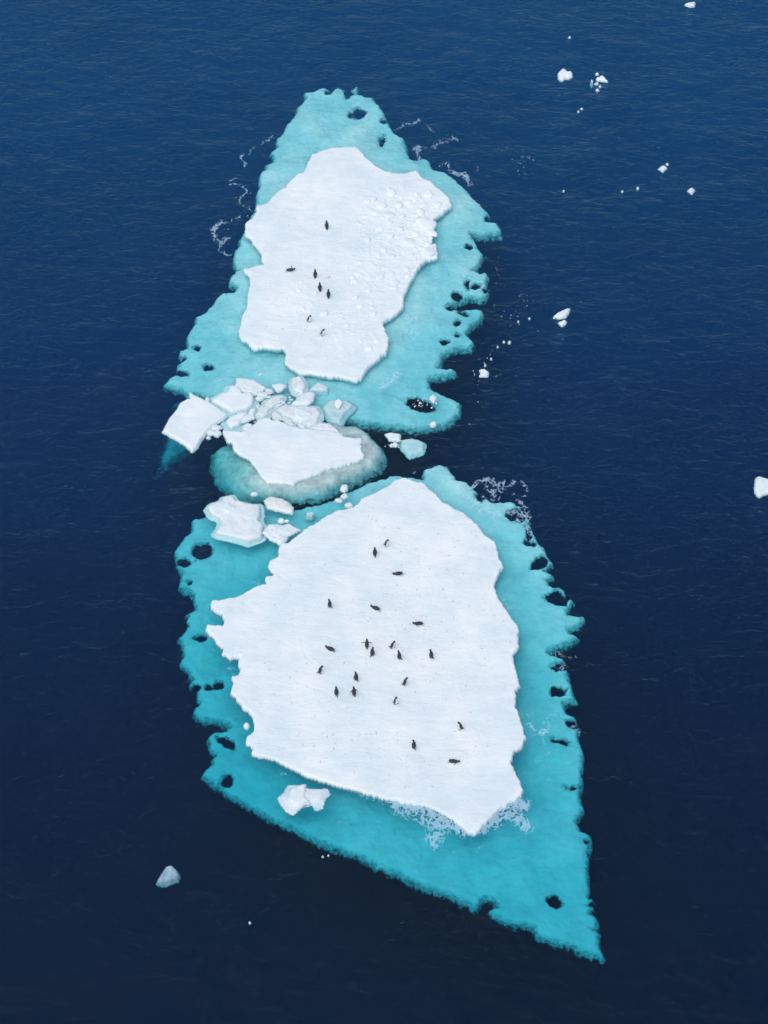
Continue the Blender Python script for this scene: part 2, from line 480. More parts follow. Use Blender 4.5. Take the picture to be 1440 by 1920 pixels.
LO_HOLES = [(380,1032,18,12,-.15),(346,1053,12,5,0),(356,1092,4,4,0),(375,1194,9,5,0),(347,1159,7,4,0),(344,1170,7,4,0),(368,1288,6,4,0),(390,1288,4,4,0),(410,1279,7,5,-.6),(425,1388,17,7,.4),(424,1459,11,9,-.3),(968,968,16,11,0),(991,1001,3,9,0),(993,1021,9,4,.2),(1011,1058,15,9,-.3),(1045,1123,20,11,.25),(1052,1250,14,7,0),(1047,1298,11,6,.2),(1073,1361,10,6,.5),(1050,1391,12,3,.2),(1073,1477,8,3,.1),(1100,1579,4,3,0),(1039,1690,12,9,0),(1116,1694,7,3,0),(900,935,8,6,0)]

# ------------------------------------------------------------------ sea: added sheet for deep scatter, water body
def deep_scatter_sheet():  # unseen sheet added to stand for light scattered back by deep water
    n = 60
    xs = np.linspace(-700, 700, n)
    ys = np.concatenate([np.linspace(-700, -70, 8), np.linspace(-60, 80, 60), np.linspace(90, 800, 10)])
    X, Y = np.meshgrid(xs, ys)
    Z = -10.2 + 5.6 * np.tanh((Y - 1) / 34)  # slope shaped so the deep blue brightens away from the camera
    Z = Z + 0.5 * fbm(X, Y, 30, 5)
    o = link('deep_scatter_sheet', quad_mesh('deep_scatter_sheet', X, Y, Z, np.ones(X.shape, bool)), M_DEEP_SCATTER)
    tag(o, kind='structure')


deep_scatter_sheet()
bm = bmesh.new()
bmesh.ops.create_cube(bm, size=1)
for v in bm.verts:
    v.co = Vector((v.co.x * 1300, v.co.y * 1300 + 20, -0.003 if v.co.z > 0 else -25))
me = bpy.data.meshes.new('sea_water_body')
bm.to_mesh(me)
bm.free()
tag(link('sea_water_body', me, water_volume()), kind='structure')

# ------------------------------------------------------------------ floes
SHELVES = {}


def shelf_field(X, Y, key):
    poly, holes, z, seed = SHELVES[key]
    s = sdist(X, Y, poly)
    s = s + 0.05 + 0.24 * fbm(X, Y, 1.3, seed, 5, 0.62) + 0.12 * fbm(X * 0.7, Y * 1.3, 0.32, seed + 7, 3, 0.7)
    wob = 0.25 * fbm(X, Y, 0.6, seed + 11, 3, 0.6)
    hole = np.full(X.shape, 9.0)
    for hx, hy, rx, ry, rot in holes:
        hz = z(hx, hy) if callable(z) else z
        cx, cy = W(hx, hy, hz)
        ax = W(hx + 10, hy, hz)
        ay = W(hx, hy - 10, hz)
        kx, ky = (ax[0] - cx) / 10, (ay[1] - cy) / 10
        dx, dy = (X - cx) / kx, (Y - cy) / ky
        c, sn = math.cos(rot), math.sin(rot)
        u, v = dx * c - dy * sn, dx * sn + dy * c
        q = np.sqrt((u / rx) ** 2 + (v / ry) ** 2)
        hole = np.minimum(hole, (q - 1.0) * min(rx * kx, ry * ky) + wob * 0.9)
    return s, hole


def make_shelf(name, key, parent, org, depth_fn, mat, sp, w=0.45, k=0.7, low=0.14, top_poly=None, soft=0.42):
    poly = SHELVES[key][0]
    X, Y = grid(poly, 1.0, sp)
    s0, hole = shelf_field(X, Y, key)
    s = np.minimum(s0, hole)
    dt = np.maximum(0, -sdist(X, Y, top_poly)) if top_poly is not None else 0 * X
    d = depth_fn(X, Y, dt)
    d = d + 0.34 * fbm(X, Y, 4.5, 21, 6, 0.62) + 0.03 * fbm(X, Y, 0.4, 29, 2)
    d = np.maximum(d, 0.08)
    e = np.maximum(np.clip(1 - s0 / w, 0, 1), np.clip(1 - hole / 0.25, 0, 1) * 0.7)
    Z = -d - k * e ** 2.6
    thick = np.clip(np.minimum(s0 / soft, hole / 0.26) + 0.12, 0, 2)
    T = low * np.sqrt(np.clip(s / w, 0, 1)) + 0.03
    o = link(name, quad_mesh(name, X, Y, Z, s > 0, org, bottom=Z - T, attrs={'thick': thick}), mat, parent)
    return o


FLOE_H = {}


def make_floe(name, key, poly_px, parent, org, h, sp, seed, extra=None, edge=0.055, depth=0.08, tilt=(0, 0)):
    poly = WP(poly_px, h)
    X, Y = grid(poly, 0.8, sp)
    s = sdist(X, Y, poly) + 0.10 * fbm(X, Y, 0.9, seed, 3, 0.6) + 0.075 * fbm(X, Y, 0.26, seed + 5, 3, 0.6)

    def height(X, Y):
        top = h + 0.07 * fbm(X, Y, 5.0, seed + 20, 4) + 0.03 * fbm(X * 0.6, Y, 0.7, seed + 30, 4, 0.6)
        top = top + tilt[0] * (X - org[0]) + tilt[1] * (Y - org[1])
        return top
    top = np.maximum(height(X, Y), 0.1)
    if extra is not None:
        top = top + extra(X, Y)
    top = top + 0.10 * np.exp(-np.maximum(s, 0) / 0.4) * fbm(X, Y, 1.4, seed + 40, 3)
    t = sstep(-edge, 0.03, s)
    Z = -depth + (top + depth) * t
    FLOE_H[key] = (X[0], Y[:, 0], Z)
    o = link(name, quad_mesh(name, X, Y, Z, s > -edge, org, bottom=X * 0 - depth - 0.12), M_SNOW, parent)
    return o


def hgt(key, x, y):
    xs, ys, Z = FLOE_H[key]
    i = int(np.clip(np.searchsorted(xs, x), 0, len(xs) - 1))
    j = int(np.clip(np.searchsorted(ys, y), 0, len(ys) - 1))
    return float(Z[j, i])


H_UP, H_LO, H_MID = 0.20, 0.22, 0.18
# rubble on the upper floe: gently raised, lumpy ground
RUB = WP([(690,345),(760,345),(838,378),(815,480),(770,525),(740,575),(690,590),(650,545),(660,470),(670,400)], H_UP)
RUB2 = WP([(548,520),(580,525),(610,570),(660,560),(715,600),(720,650),(650,668),(590,650),(545,600),(530,550)], H_UP)


def up_extra(X, Y):
    a = sstep(-0.8, 1.2, sdist(X, Y, RUB))
    b = sstep(-0.8, 1.0, sdist(X, Y, RUB2)) * 0.55
    m = np.maximum(a, b)
    lump = np.abs(fbm(X, Y, 0.75, 61, 3, 0.6))
    return m * (0.10 * lump - 0.01)


def lo_extra(X, Y):
    # shallow belly-slide and foot tracks
    z = 0 * X
    r = np.random.default_rng(3)
    for _ in range(26):
        px, py = r.uniform(500, 940), r.uniform(960, 1500)
        a, n = r.uniform(0, math.pi), r.integers(2, 6)
        pts = [W(px, py, H_LO)]
        for _i in range(n):
            a += r.normal(0, 0.3)
            pts.append((pts[-1][0] + math.cos(a) * 0.5, pts[-1][1] + math.sin(a) * 0.5))
        d = pdist(X, Y, pts)
        z = z - 0.010 * np.exp(-(d / 0.07) ** 2) + 0.003 * np.exp(-((d - 0.15) / 0.06) ** 2)
    return z


o_up = W(640, 500, 0)
UP = empty('ice_floe', (o_up[0], o_up[1], 0), 'smaller white floe farther from view, with rubble heaped along its right side', 'ice floe', 'large flat ice floes')
SHELVES['up'] = (WP(UP_SHELF, -0.5), UP_HOLES, -0.5, 41)
make_floe('snow_top', 'up', UP_TOP, UP, (o_up[0], o_up[1], 0), H_UP, 0.055, 3, up_extra)
make_shelf('submerged_ledge', 'up', UP, (o_up[0], o_up[1], 0),
           lambda X, Y, dt: 0.44 + 0.10 * sstep(0.5, 4.0, dt) + 0.004 * (o_up[1] + 8 - Y), M_LEDGE, 0.06, top_poly=WP(UP_TOP, H_UP))

o_lo = W(720, 1250, 0)
LO = empty('ice_floe', (o_lo[0], o_lo[1], 0), 'largest white floe with a pointed lower end and most of the penguins', 'ice floe', 'large flat ice floes')
def lo_z(px, py):
    return -(0.62 + 1.15 * min(1, max(0, (py - 900) / 900)) + 0.35 * min(1, max(0, (640 - px) / 280)))


SHELVES['lo'] = (np.array([W(a, b, lo_z(a, b)) for a, b in LO_SHELF]), LO_HOLES, lo_z, 81)
make_floe('snow_top', 'lo', LO_TOP, LO, (o_lo[0], o_lo[1], 0), H_LO, 0.055, 9, lo_extra)


def lo_depth(X, Y, dt):
    y0, y1 = W(720, 900, 0)[1], W(720, 1800, 0)[1]
    t = np.clip((y0 - Y) / (y0 - y1), 0, 1)
    left = sstep(0.5, -9.0, X)
    return 0.48 + 1.30 * t + 0.50 * left - 0.10 * sstep(0.5, 3.0, dt)


make_shelf('submerged_ledge', 'lo', LO, (o_lo[0], o_lo[1], 0), lo_depth, M_LEDGE, 0.065, top_poly=WP(LO_TOP, H_LO))

o_mi = W(555, 850, 0)
MID = empty('ice_floe', (o_mi[0], o_mi[1], 0), 'small wedge of white floe between the big floes, pale grey green rim underwater', 'ice floe', 'large flat ice floes')
SHELVES['mid'] = (WP(MID_SKIRT, -0.7), [], -0.7, 121)
make_floe('snow_top', 'mid', MID_TOP, MID, (o_mi[0], o_mi[1], 0), H_MID, 0.05, 15)
make_shelf('submerged_ledge', 'mid', MID, (o_mi[0], o_mi[1], 0),
           lambda X, Y, dt: 0.10 + 0.10 * sstep(0.2, 2.0, dt) + 0.65 * sstep(W(530, 900)[0], W(395, 860)[0], X), M_SKIRT, 0.07,
           w=0.9, k=0.9, low=0.14, top_poly=WP(MID_TOP, H_MID), soft=0.45)

# ------------------------------------------------------------------ water surface, cut along the shallows
def water_surface():
    xs = np.linspace(-34, 34, 540)
    ys = np.linspace(-44, 66, 760)
    X, Y = np.meshgrid(xs, ys)
    reg = np.zeros(X.shape, int)
    for i, (k, off) in enumerate((('up', 0.0), ('lo', 0.0), ('mid', 0.15))):
        s, hole = shelf_field(X, Y + (0.5, 1.0, 0.4)[i], k)   # where the line of sight to the ledge crosses the surface
        s = np.minimum(s, hole)
        reg[(s > off)] = i + 1
    fx = reg[:-1, :-1]
    Z = np.zeros(X.shape)
    labs = [None, 'turquoise shallow water over the ledge of the upper floe', 'turquoise shallow water over the ledge of the lower floe', 'pale shallow water round the small middle floe']
    ny, nx = X.shape
    idx = np.arange(nx * ny).reshape(ny, nx)
    co = np.stack([X.ravel(), Y.ravel(), Z.ravel()], 1)
    for i in range(4):
        fk = fx == i
        q = np.stack([idx[:-1, :-1][fk], idx[:-1, 1:][fk], idx[1:, 1:][fk], idx[1:, :-1][fk]], 1)
        used, inv = np.unique(q, return_inverse=True)
        v, f = co[used].tolist(), inv.reshape(-1, 4).tolist()
        if i == 0:
            b = len(v)
            x0, x1, y0, y1, L = -34, 34, -44, 66, 640
            v += [(-L, -L, 0), (L, -L, 0), (L, L, 0), (-L, L, 0), (x0, y0, 0), (x1, y0, 0), (x1, y1, 0), (x0, y1, 0)]
            f += [(b, b + 1, b + 5, b + 4), (b + 1, b + 2, b + 6, b + 5), (b + 2, b + 3, b + 7, b + 6), (b + 3, b, b + 4, b + 7)]
        me = bpy.data.meshes.new('water')
        me.from_pydata(v, [], f)
        o = link('water' if i == 0 else 'shallow_water', me, M_WATER)
        tag(o, labs[i], kind='structure')


water_surface()

# ------------------------------------------------------------------ loose ice
def ice_lump(name, px, h, depth, mat, seed, parent=None, org=None, sp=None, dome=0.0, amp=0.05, edge=0.1, facets=0, tilt=(0, 0),
             skirt=0.0, skirt_z=0.25, enoise=0.06, z0=None, flat_low=None):
    if h > 0.05:
        h = h * 0.45
    dome *= 0.32
    depth = min(depth, 0.08 if skirt == 0 else 0.2) if depth > 0 else depth
    if h < 0:
        depth = 0.45
    poly = WP(px, max(h, -0.5) if z0 is None else z0)
    size = float(np.min(poly.max(0) - poly.min(0)))
    sp = sp or max(0.03, min(0.06, size / 16))
    edge = min(edge, size * 0.22)
    enoise = min(enoise, size * 0.09)
    X, Y = grid(poly, edge + skirt + 3 * sp, sp)
    s = sdist(X, Y, poly) + enoise * fbm(X, Y, max(0.3, size * 0.35), seed, 3, 0.6)
    c = poly.mean(0)
    if org is None:
        org = (c[0], c[1], 0)
    a = min(amp, size * 0.16)
    top = h + dome * (1 - np.exp(-np.maximum(s, 0) / (size * 0.22))) + a * fbm(X, Y, max(0.25, size * 0.4), seed + 3, 4, 0.55)
    top = top + tilt[0] * (X - c[0]) + tilt[1] * (Y - c[1])
    if facets:
        r = np.random.default_rng(seed)
        pl = np.full(X.shape, 9.0)
        for i in range(facets):
            an = 2 * math.pi * (i + r.uniform(-.3, .3)) / facets
            sl = r.uniform(0.15, 0.8)
            pl = np.minimum(pl, r.uniform(0.1, 0.5) * dome + dome * 0.7 - sl * ((X - c[0]) * math.cos(an) + (Y - c[1]) * math.sin(an)) * 0.6)
        top = np.minimum(top, h + pl)
    t = sstep(-edge, 0.03, s)
    lowz = -depth if skirt == 0 else -skirt_z - (depth - skirt_z) * np.clip((-s - edge) / skirt, 0, 1) ** 1.4
    Z = lowz + (top - lowz) * t
    o = link(name, quad_mesh(name, X, Y, Z, s > -edge - skirt - 0.5 * sp, org, bottom=X * 0 - depth - 0.06), mat, parent)
    if parent is None:
        o.location = org
    return o, org


GB = 'broken ice pieces drifting between the floes'
GS = 'small ice bits scattered over the open sea'


def piece(name, px, h, depth, mat, seed, label, cat='ice chunk', group=GB, cap=None, cap_h=0.12, **kw):
    o, org = ice_lump(name, px, h, depth, mat, seed, **kw)
    if cap:
        e = empty(name, (org[0], org[1], 0), label, cat, group)
        o.name = 'ice_body'
        o.parent = e
        o.location = (0, 0, 0)
        ice_lump('snow_cap', cap, h + cap_h, -0.02, M_SNOW, seed + 50, parent=e, org=org, edge=0.12, amp=0.04)
        return e
    return tag(o, label, cat, group)


# tilted square slab with its deep root
ctr = W(362, 788, 0)
SL = empty('ice_slab', (ctr[0], ctr[1], 0), 'square white ice slab floating at the far left end of the brash, blue root underwater', 'ice slab', GB)
ice_lump('snow_top', [(356,733),(362,738),(395,755),(425,776),(416,784),(399,794),(387,807),(376,822),(368,836),(360,842),(347,830),(330,820),(306,806),(320,780),(332,765),(339,753),(350,747),(358,746)],
         0.3, 0.8, M_SNOW, 201, parent=SL, org=(ctr[0], ctr[1], 0), amp=0.05, tilt=(0.03, -0.02), sp=0.05)
hull = WP([(325,748),(308,795),(300,835),(290,872),(312,866),(345,846),(372,832),(392,806),(412,778),(392,752),(350,718),(325,722),(314,735)], -2.0)
X, Y = grid(hull, 0.7, 0.09)
s = sdist(X, Y, hull) + 0.3 * fbm(X, Y, 1.5, 77, 3)
c = WP([(306,806),(356,733),(425,776),(360,842)], 0)
dt = np.maximum(0, -sdist(X, Y, c))
Z = -2.3 - 0.35 * dt + 0.15 * fbm(X, Y, 0.8, 78, 3)
link('submerged_root', quad_mesh('submerged_root', X, Y, Z, s > 0, (ctr[0], ctr[1], 0), bottom=Z - 0.5, attrs={'thick': np.clip(s / 0.5, 0, 1.2)}), M_ROOT, SL)


piece('ice_chunk', [(397,749),(414,738),(428,734),(432,724),(445,722),(451,730),(453,737),(470,735),(474,740),(472,755),(462,763),(437,769),(424,763),(414,757)], 0.34, 1.0, M_SNOW, 211,
      'bright white knobbly ice block just right of the square slab', skirt=0.35, dome=0.12)
piece('ice_chunk', [(442,721),(445,708),(462,709),(478,713),(497,726),(487,732),(468,735),(453,731)], 0.10, 0.6, M_WET, 212,
      'flat pale wet ice block behind the knobbly white block', dome=0.06)
piece('ice_chunk', [(425,788),(432,780),(455,773),(462,775),(452,785),(447,793),(433,800)], 0.28, 0.8, M_SNOW, 213,
      'white wedge of ice between the square slab and the middle floe', skirt=0.3, tilt=(0.05, 0.02))
piece('ice_chunk', [(458,777),(474,776),(477,782),(458,789),(451,790)], 0.06, 0.5, M_WET, 214, 'thin wet ice plate against the right side of the white wedge')
piece('ice_chunk', [(457,797),(462,793),(472,794),(470,801),(462,805),(457,803)], 0.12, 0.5, M_WET, 215, 'pale ice lump touching the upper edge of the middle floe')
piece('ice_chunk', [(470,766),(476,764),(478,770),(473,776),(467,773)], 0.10, 0.5, M_WET, 216, 'little round ice lump between the white wedge and the curved grey piece')
piece('ice_chunk', [(527,741),(514,743),(501,750),(497,760),(488,766),(482,774),(492,781),(500,776),(503,766),(512,759),(524,754)], 0.07, 0.7, M_GREY, 217,
      'curved banana shaped grey ice piece in the brash', dome=0.08, skirt=0.25, skirt_z=0.1)
piece('ice_chunk', [(511,720),(523,719),(535,721),(529,728),(522,732)], 0.10, 0.5, M_WET, 218, 'small flat triangular ice piece in the brash')
piece('ice_chunk', [(549,708),(562,705),(569,714),(571,724),(567,735),(553,731),(549,720)], 0.05, 0.6, M_GREY, 219, 'upright oval grey ice piece with a white cap, below the upper floe',
      cap=[(557,723),(564,721),(567,729),(560,732),(556,729)], skirt=0.2, skirt_z=0.1)
piece('ice_chunk', [(549,755),(562,741),(581,733),(589,736),(586,749),(577,756),(560,757)], 0.16, 0.7, M_WET, 220, 'leaf shaped pale ice block behind the large capped block', dome=0.12)
piece('ice_chunk', [(521,765),(533,759),(560,760),(592,763),(599,774),(592,792),(579,797),(558,788),(535,778)], 0.06, 0.8, M_GREY, 221,
      'large grey ice block carrying a white snow cap, above the middle floe', cap=[(554,765),(569,767),(584,776),(577,784),(566,784),(556,780)], cap_h=0.2, dome=0.12, skirt=0.25, skirt_z=0.1)
piece('ice_chunk', [(511,774),(517,771),(524,776),(528,784),(519,786),(513,783)], 0.07, 0.5, M_GREY, 222, 'grey ice cube at the left end of the large capped block')
piece('ice_chunk', [(531,784),(538,781),(546,788),(552,795),(545,797),(537,791)], 0.03, 0.5, M_GREY, 223, 'low grey ice sliver between the capped block and the middle floe')
piece('ice_chunk', [(559,795),(565,793),(572,796),(570,801),(562,801)], 0.08, 0.5, M_WET, 224, 'little pale ice knob at the lower edge of the capped block')
piece('ice_chunk', [(581,803),(588,797),(600,793),(618,794),(626,800),(634,808),(615,805),(600,804)], 0.05, 0.5, M_WET, 225, 'low pale ice lobe along the upper edge of the middle floe', edge=0.1)
piece('ice_chunk', [(607,760),(620,747),(649,747),(661,755),(644,773),(636,787),(615,773)], -0.12, 0.8, M_GREY, 226, 'drowned grey ice lump with a tiny white tip, right of the capped block',
      cap=[(630,753),(635,749),(640,754),(634,764),(630,760)], cap_h=0.2, skirt=0.2, skirt_z=0.3, z0=0)
piece('ice_chunk', [(580,729),(588,722),(596,715),(604,718),(616,724),(612,730),(596,730)], -0.05, 0.6, M_WET, 227, 'awash ice ridge just under the lower tip of the upper floe', dome=0.14, z0=0)
for i, (x, y, rx, ry, lab) in enumerate([
        (405,800,9,4,'topmost of the oval ice cakes right of the square slab'),
        (395,809,8,4,'leftmost oval ice cake beside the square slab'),
        (407,811,6,5,'round ice cake beside the left tip of the middle floe'),
        (391,819,4,2,'tiny ice cake under the leftmost oval cake'),
        (478,735,6,3,'thin ice flake right of the knobbly white block'),
        (493,738,9,4,'flat oval ice flake between the knobbly block and the curved grey piece'),
        (486,745,7,3,'narrow ice flake under the flat oval flake'),
        (504,732,8,4,'drowned ice flake left of the triangular piece'),
        (389,748,4,5,'small ice lump at the right corner of the square slab'),
        (527,974,6,4,'small white ice cake between the cream block and the two lobed block'),
        (538,975,4,2,'tiny ice cake right of the small white cake'),
        (645,913,6,6,'whitest cube floating at the right end of the middle floe ledge'),
        (646,928,6,4,'grey cake under the white cube by the lower floe'),
        (635,936,7,3,'flat white cake below the grey cake near the lower floe'),
        (654,945,8,4,'flat grey cake touching the upper edge of the lower floe'),
        (476,924,6,3,'small white cake above the cream block'),
        (462,1359,5,5,'lone white ice cube at the left edge of the lower floe'),
        (734,833,3,2,'left bit of three floating under the white chip'),
        (741,832,5,3,'right bit of three floating under the white chip'),
        (812,745,6,6,'pale lilac ice bit beside the large melt hole'),
        (812,793,5,4,'pale ice bit at the lower rim of the upper ledge')]):
    r = random.Random(i)
    n = 9
    px = [(x + rx * r.uniform(.75, 1.15) * math.cos(2 * math.pi * k / n), y + ry * r.uniform(.75, 1.15) * math.sin(2 * math.pi * k / n)) for k in range(n)]
    low = 'drowned' in lab
    piece('ice_cake', px, 0.0 if low else 0.05, 0.4, M_GREY if ('grey' in lab or low) else (M_SNOW if 'white' in lab else M_WET), 300 + i * 7, lab, 'ice cake', 'small ice cakes in the brash', dome=0.05, edge=0.08)

piece('ice_chunk', [(390,950),(397,943),(416,938),(420,931),(435,928),(441,937),(453,940),(466,944),(485,945),(487,962),(483,973),(492,983),(488,1004),(466,1012),(445,1006),(405,996),(416,979),(412,967),(397,962)], 0.22, 0.9, M_WET, 231,
      'big pitted pale ice block with a white cap, left of the lower floe', cap=[(420,954),(426,941),(440,952),(430,960)], cap_h=0.25, dome=0.18, amp=0.12, skirt=0.2)
piece('ice_chunk', [(497,936),(507,930),(528,935),(541,941),(548,950),(547,960),(528,956),(503,950)], 0.14, 0.7, M_BEIGE, 232, 'ribbed cream ice block under the ledge of the middle floe', dome=0.14, amp=0.08)
piece('ice_chunk', [(494,996),(505,982),(528,984),(541,982),(562,992),(539,1002),(535,1012),(526,1018),(507,1008)], 0.14, 0.7, M_WET, 233, 'two lobed pale ice block at the upper left edge of the lower floe', dome=0.16, amp=0.1)
piece('ice_chunk', [(574,957),(584,955),(590,959),(584,964),(575,963)], -0.15, 0.5, M_GREY, 234, 'drowned ice cake in the turquoise strip above the lower floe', z0=0)
piece('ice_chunk', [(523,1494),(534,1484),(542,1470),(556,1470),(571,1469),(572,1476),(586,1478),(605,1477),(613,1477),(616,1486),(607,1493),(603,1509),(593,1514),(588,1505),(572,1505),(556,1515),(549,1522),(538,1517),(528,1503)], 0.24, 0.9, M_WET, 241,
      'jagged pale ice block with a white top standing alone below the lower floe', cap=[(540,1497),(547,1478),(571,1470),(570,1492),(578,1500),(559,1508)], cap_h=0.32, dome=0.2, amp=0.1, facets=5)
piece('ice_chunk', [(752,822),(773,820),(784,822),(794,827),(791,842),(769,849),(755,833)], -0.22, 0.7, M_SHELF, 242, 'drowned glassy ice pane floating in the dark gap between the floes', z0=-0.1, edge=0.2)
piece('ice_chunk', [(724,812),(733,811),(749,813),(749,823),(738,823),(731,822)], 0.12, 0.4, M_SNOW, 243, 'flat white ice chip in the dark gap beside the drowned pane')
piece('ice_chunk', [(1048,135),(1055,128),(1060,130),(1064,134),(1071,133),(1072,141),(1067,144),(1060,142),(1057,146),(1052,148),(1049,143)], 0.25, 0.6, M_SNOW, 251,
      'two legged white ice chunk in the open sea at the upper right', group=GS, dome=0.12)
piece('ice_chunk', [(1120,145),(1128,141),(1132,143),(1138,150),(1132,149),(1121,148)], 0.16, 0.5, M_SNOW, 252, 'largest white bit of the loose cluster right of the two legged chunk', group=GS)
piece('ice_chunk', [(1040,592),(1047,585),(1060,579),(1067,577),(1061,590),(1053,593)], 0.2, 0.5, M_SNOW, 253, 'slender fish shaped white ice chunk drifting right of the upper floe', group=GS)
piece('ice_chunk', [(1049,603),(1054,602),(1057,599),(1061,601),(1059,605),(1054,608)], 0.16, 0.5, M_SNOW, 254, 'heart shaped white ice bit just below the fish shaped chunk', group=GS)
piece('ice_chunk', [(901,692),(908,691),(915,697),(913,702),(901,702),(905,697)], 0.16, 0.5, M_SNOW, 255, 'notched white ice bit off the lower right side of the upper ledge', group=GS)
piece('ice_chunk', [(1237,315),(1241,311),(1245,310),(1249,313),(1243,319)], 0.06, 0.4, M_WET, 256, 'pale wet ice bit with two crumbs, far right in the open sea', group=GS)
piece('ice_chunk', [(1291,356),(1297,351),(1302,355),(1297,361)], 0.06, 0.4, M_GREY, 257, 'grey diamond shaped ice bit at the far right, below the pale wet bit', group=GS)
piece('ice_chunk', [(1286,7),(1292,4),(1302,3),(1301,9),(1294,10)], 0.12, 0.4, M_WET, 258, 'white ice bit cut close to the top edge of the picture', group=GS)
piece('ice_chunk', [(1419,896),(1422,892),(1440,897),(1462,903),(1466,912),(1458,920),(1440,921),(1424,927),(1420,924),(1418,917),(1417,911)], 0.25, 0.8, M_SNOW, 259, 'white ice block half cut off by the right edge of the picture', group=GS, dome=0.1)
piece('ice_chunk', [(295,1651),(303,1636),(313,1624),(321,1622),(330,1629),(334,1638),(331,1645),(317,1651),(307,1653)], -0.09, 0.6, M_SLUSH, 260, 'dim blue grey ice bit alone at the lower left', group=GS, amp=0.05, z0=-0.1)
for i, (x, y, rx, ry, lab) in enumerate([
        (1119,156,5,2,'narrow bit under the largest bit of the loose cluster'), (1125,161,3,2.5,'small round bit in the middle of the loose cluster'),
        (1120,168,4,2.5,'lowest bit of the loose cluster'), (1110,151,4,4,'drowned bluish bit at the left of the loose cluster'), (1120,138,4,2,'topmost sliver of the loose cluster'),
        (1091,203,3,1.5,'right one of a pair of slivers below the loose cluster'), (1085,208,2.5,1.5,'left one of a pair of slivers below the loose cluster'),
        (1068,69,4,1.6,'sliver of ice alone above the two legged chunk'), (1251,307,3,2,'crumb at the upper right of the pale wet bit'),
        (1196,352,3,2.5,'white crumb left of the grey diamond bit'), (1167,358,2.2,2,'lesser crumb left of the white crumb'),
        (955,641,4.5,2.8,'white bit with a flat base right of the upper ledge'), (945,640,3,1.8,'curved sliver left of the flat based bit'),
        (933,649,2.6,2.2,'round crumb below the curved sliver'), (910,684,2.4,2,'crumb just above the notched bit'),
        (993,596,2.4,2,'crumb alone left of the fish shaped chunk'), (972,602,2.6,2,'double crumb nearer the upper ledge'),
        (468,1729,3,2.5,'faint crumb alone in the dark water at the bottom left'), (605,1605,2.6,2,'left crumb of a pair below the lower ledge'), (616,1603,2.4,2,'right crumb of a pair below the lower ledge'),
        (921,672,2.2,2,'crumb between the round crumb and the notched bit'), (1057,357,2.4,2,'faint crumb in the open sea above the fish shaped chunk')]):
    r = random.Random(i + 60)
    n = 8
    px = [(x + .7 * rx * r.uniform(.6, 1.3) * math.cos(2 * math.pi * k / n), y + .7 * ry * r.uniform(.6, 1.3) * math.sin(2 * math.pi * k / n)) for k in range(n)]
    piece('ice_bit', px, -0.04 if 'drowned' in lab else 0.03, 0.25, M_WET if 'white' not in lab else M_SNOW, 500 + i * 5, lab, 'ice bit', GS, edge=0.04, sp=0.022, dome=0.015, z0=0)

# crumbs nobody could count
def crumbs(name, spots, mat, zfn, kind, parent=None, org=(0, 0, 0), flat=0.4, sub=1):
    bm = bmesh.new()
    for x, y, r in spots:
        z = zfn(x, y)
        an = random.uniform(0, 6.28)
        m = Matrix.Translation((x - org[0], y - org[1], z - org[2])) @ Matrix.Rotation(an, 4, 'Z') @ Matrix.Diagonal((r * random.uniform(.8, 1.6), r * random.uniform(.6, 1), r * flat, 1))
        bmesh.ops.create_icosphere(bm, subdivisions=sub, radius=1, matrix=m)
    me = bpy.data.meshes.new(name)
    bm.to_mesh(me)
    bm.free()
    o = link(name, me, mat, parent)
    return tag(o, kind=kind)


sp = []
for cx, cy, sx, sy, n, r in [(985,560,18,14,14,.02),(960,600,25,16,12,.02),(930,500,14,40,10,.02),(790,757,20,8,26,.045),(765,800,60,6,10,.03),(975,305,25,30,16,.025),(500,790,50,20,22,.06),(440,800,30,20,14,.05),(900,700,25,30,16,.03),(1020,640,90,120,12,.015),(470,420,40,70,16,.025),(740,835,14,6,10,.03),(590,800,20,8,8,.05),(500,755,45,22,60,.075),(450,775,25,14,26,.06),(560,750,28,18,24,.06)]:
    for _ in range(n):
        x, y = W(random.gauss(cx, sx * .7), random.gauss(cy, sy * .7))
        sp.append((x, y, r * random.uniform(.6, 1.6)))
o = crumbs('brash_crumbs', sp, M_WET, lambda x, y: 0.0, 'stuff')
tag(o, 'tiny crumbs of ice sprinkled over the sea round the floes', 'ice crumbs')

# ------------------------------------------------------------------ rubble and marks on the floes
def block_mesh(seed):
    r = np.random.default_rng(seed)
    bm = bmesh.new()
    bmesh.ops.create_icosphere(bm, subdivisions=2, radius=1)
    pl = [(Vector(r.normal(0, 1, 3)).normalized(), r.uniform(0.55, 0.85)) for _ in range(7)] + [(Vector((0, 0, 1)), 0.6)]
    for v in bm.verts:
        for n, d in pl:
            e = v.co.dot(n) - d
            if e > 0:
                v.co -= n * e * 0.9
        v.co *= 1 + r.uniform(-.04, .04)
    me = bpy.data.meshes.new('snow_block')
    bm.to_mesh(me)
    bm.free()
    me.polygons.foreach_set('use_smooth', [True] * len(me.polygons))
    me.materials.append(M_BLOCK)
    return me


BL = [block_mesh(i) for i in range(9)]


def place_block(px, py, r, flat=0.6):
    x, y = W(px, py, H_UP)
    z = hgt('up', x, y)
    if z < 0.08:
        return
    o = bpy.data.objects.new('snow_block', random.choice(BL))
    COL.objects.link(o)
    o.parent = UP
    o.location = (x - o_up[0], y - o_up[1], z + r * flat * 0.05)
    o.rotation_euler = (random.uniform(-.25, .25), random.uniform(-.25, .25), random.uniform(0, 6.28))
    o.scale = (r * random.uniform(.85, 1.25), r * random.uniform(.75, 1.0), r * flat * random.uniform(.6, .9))


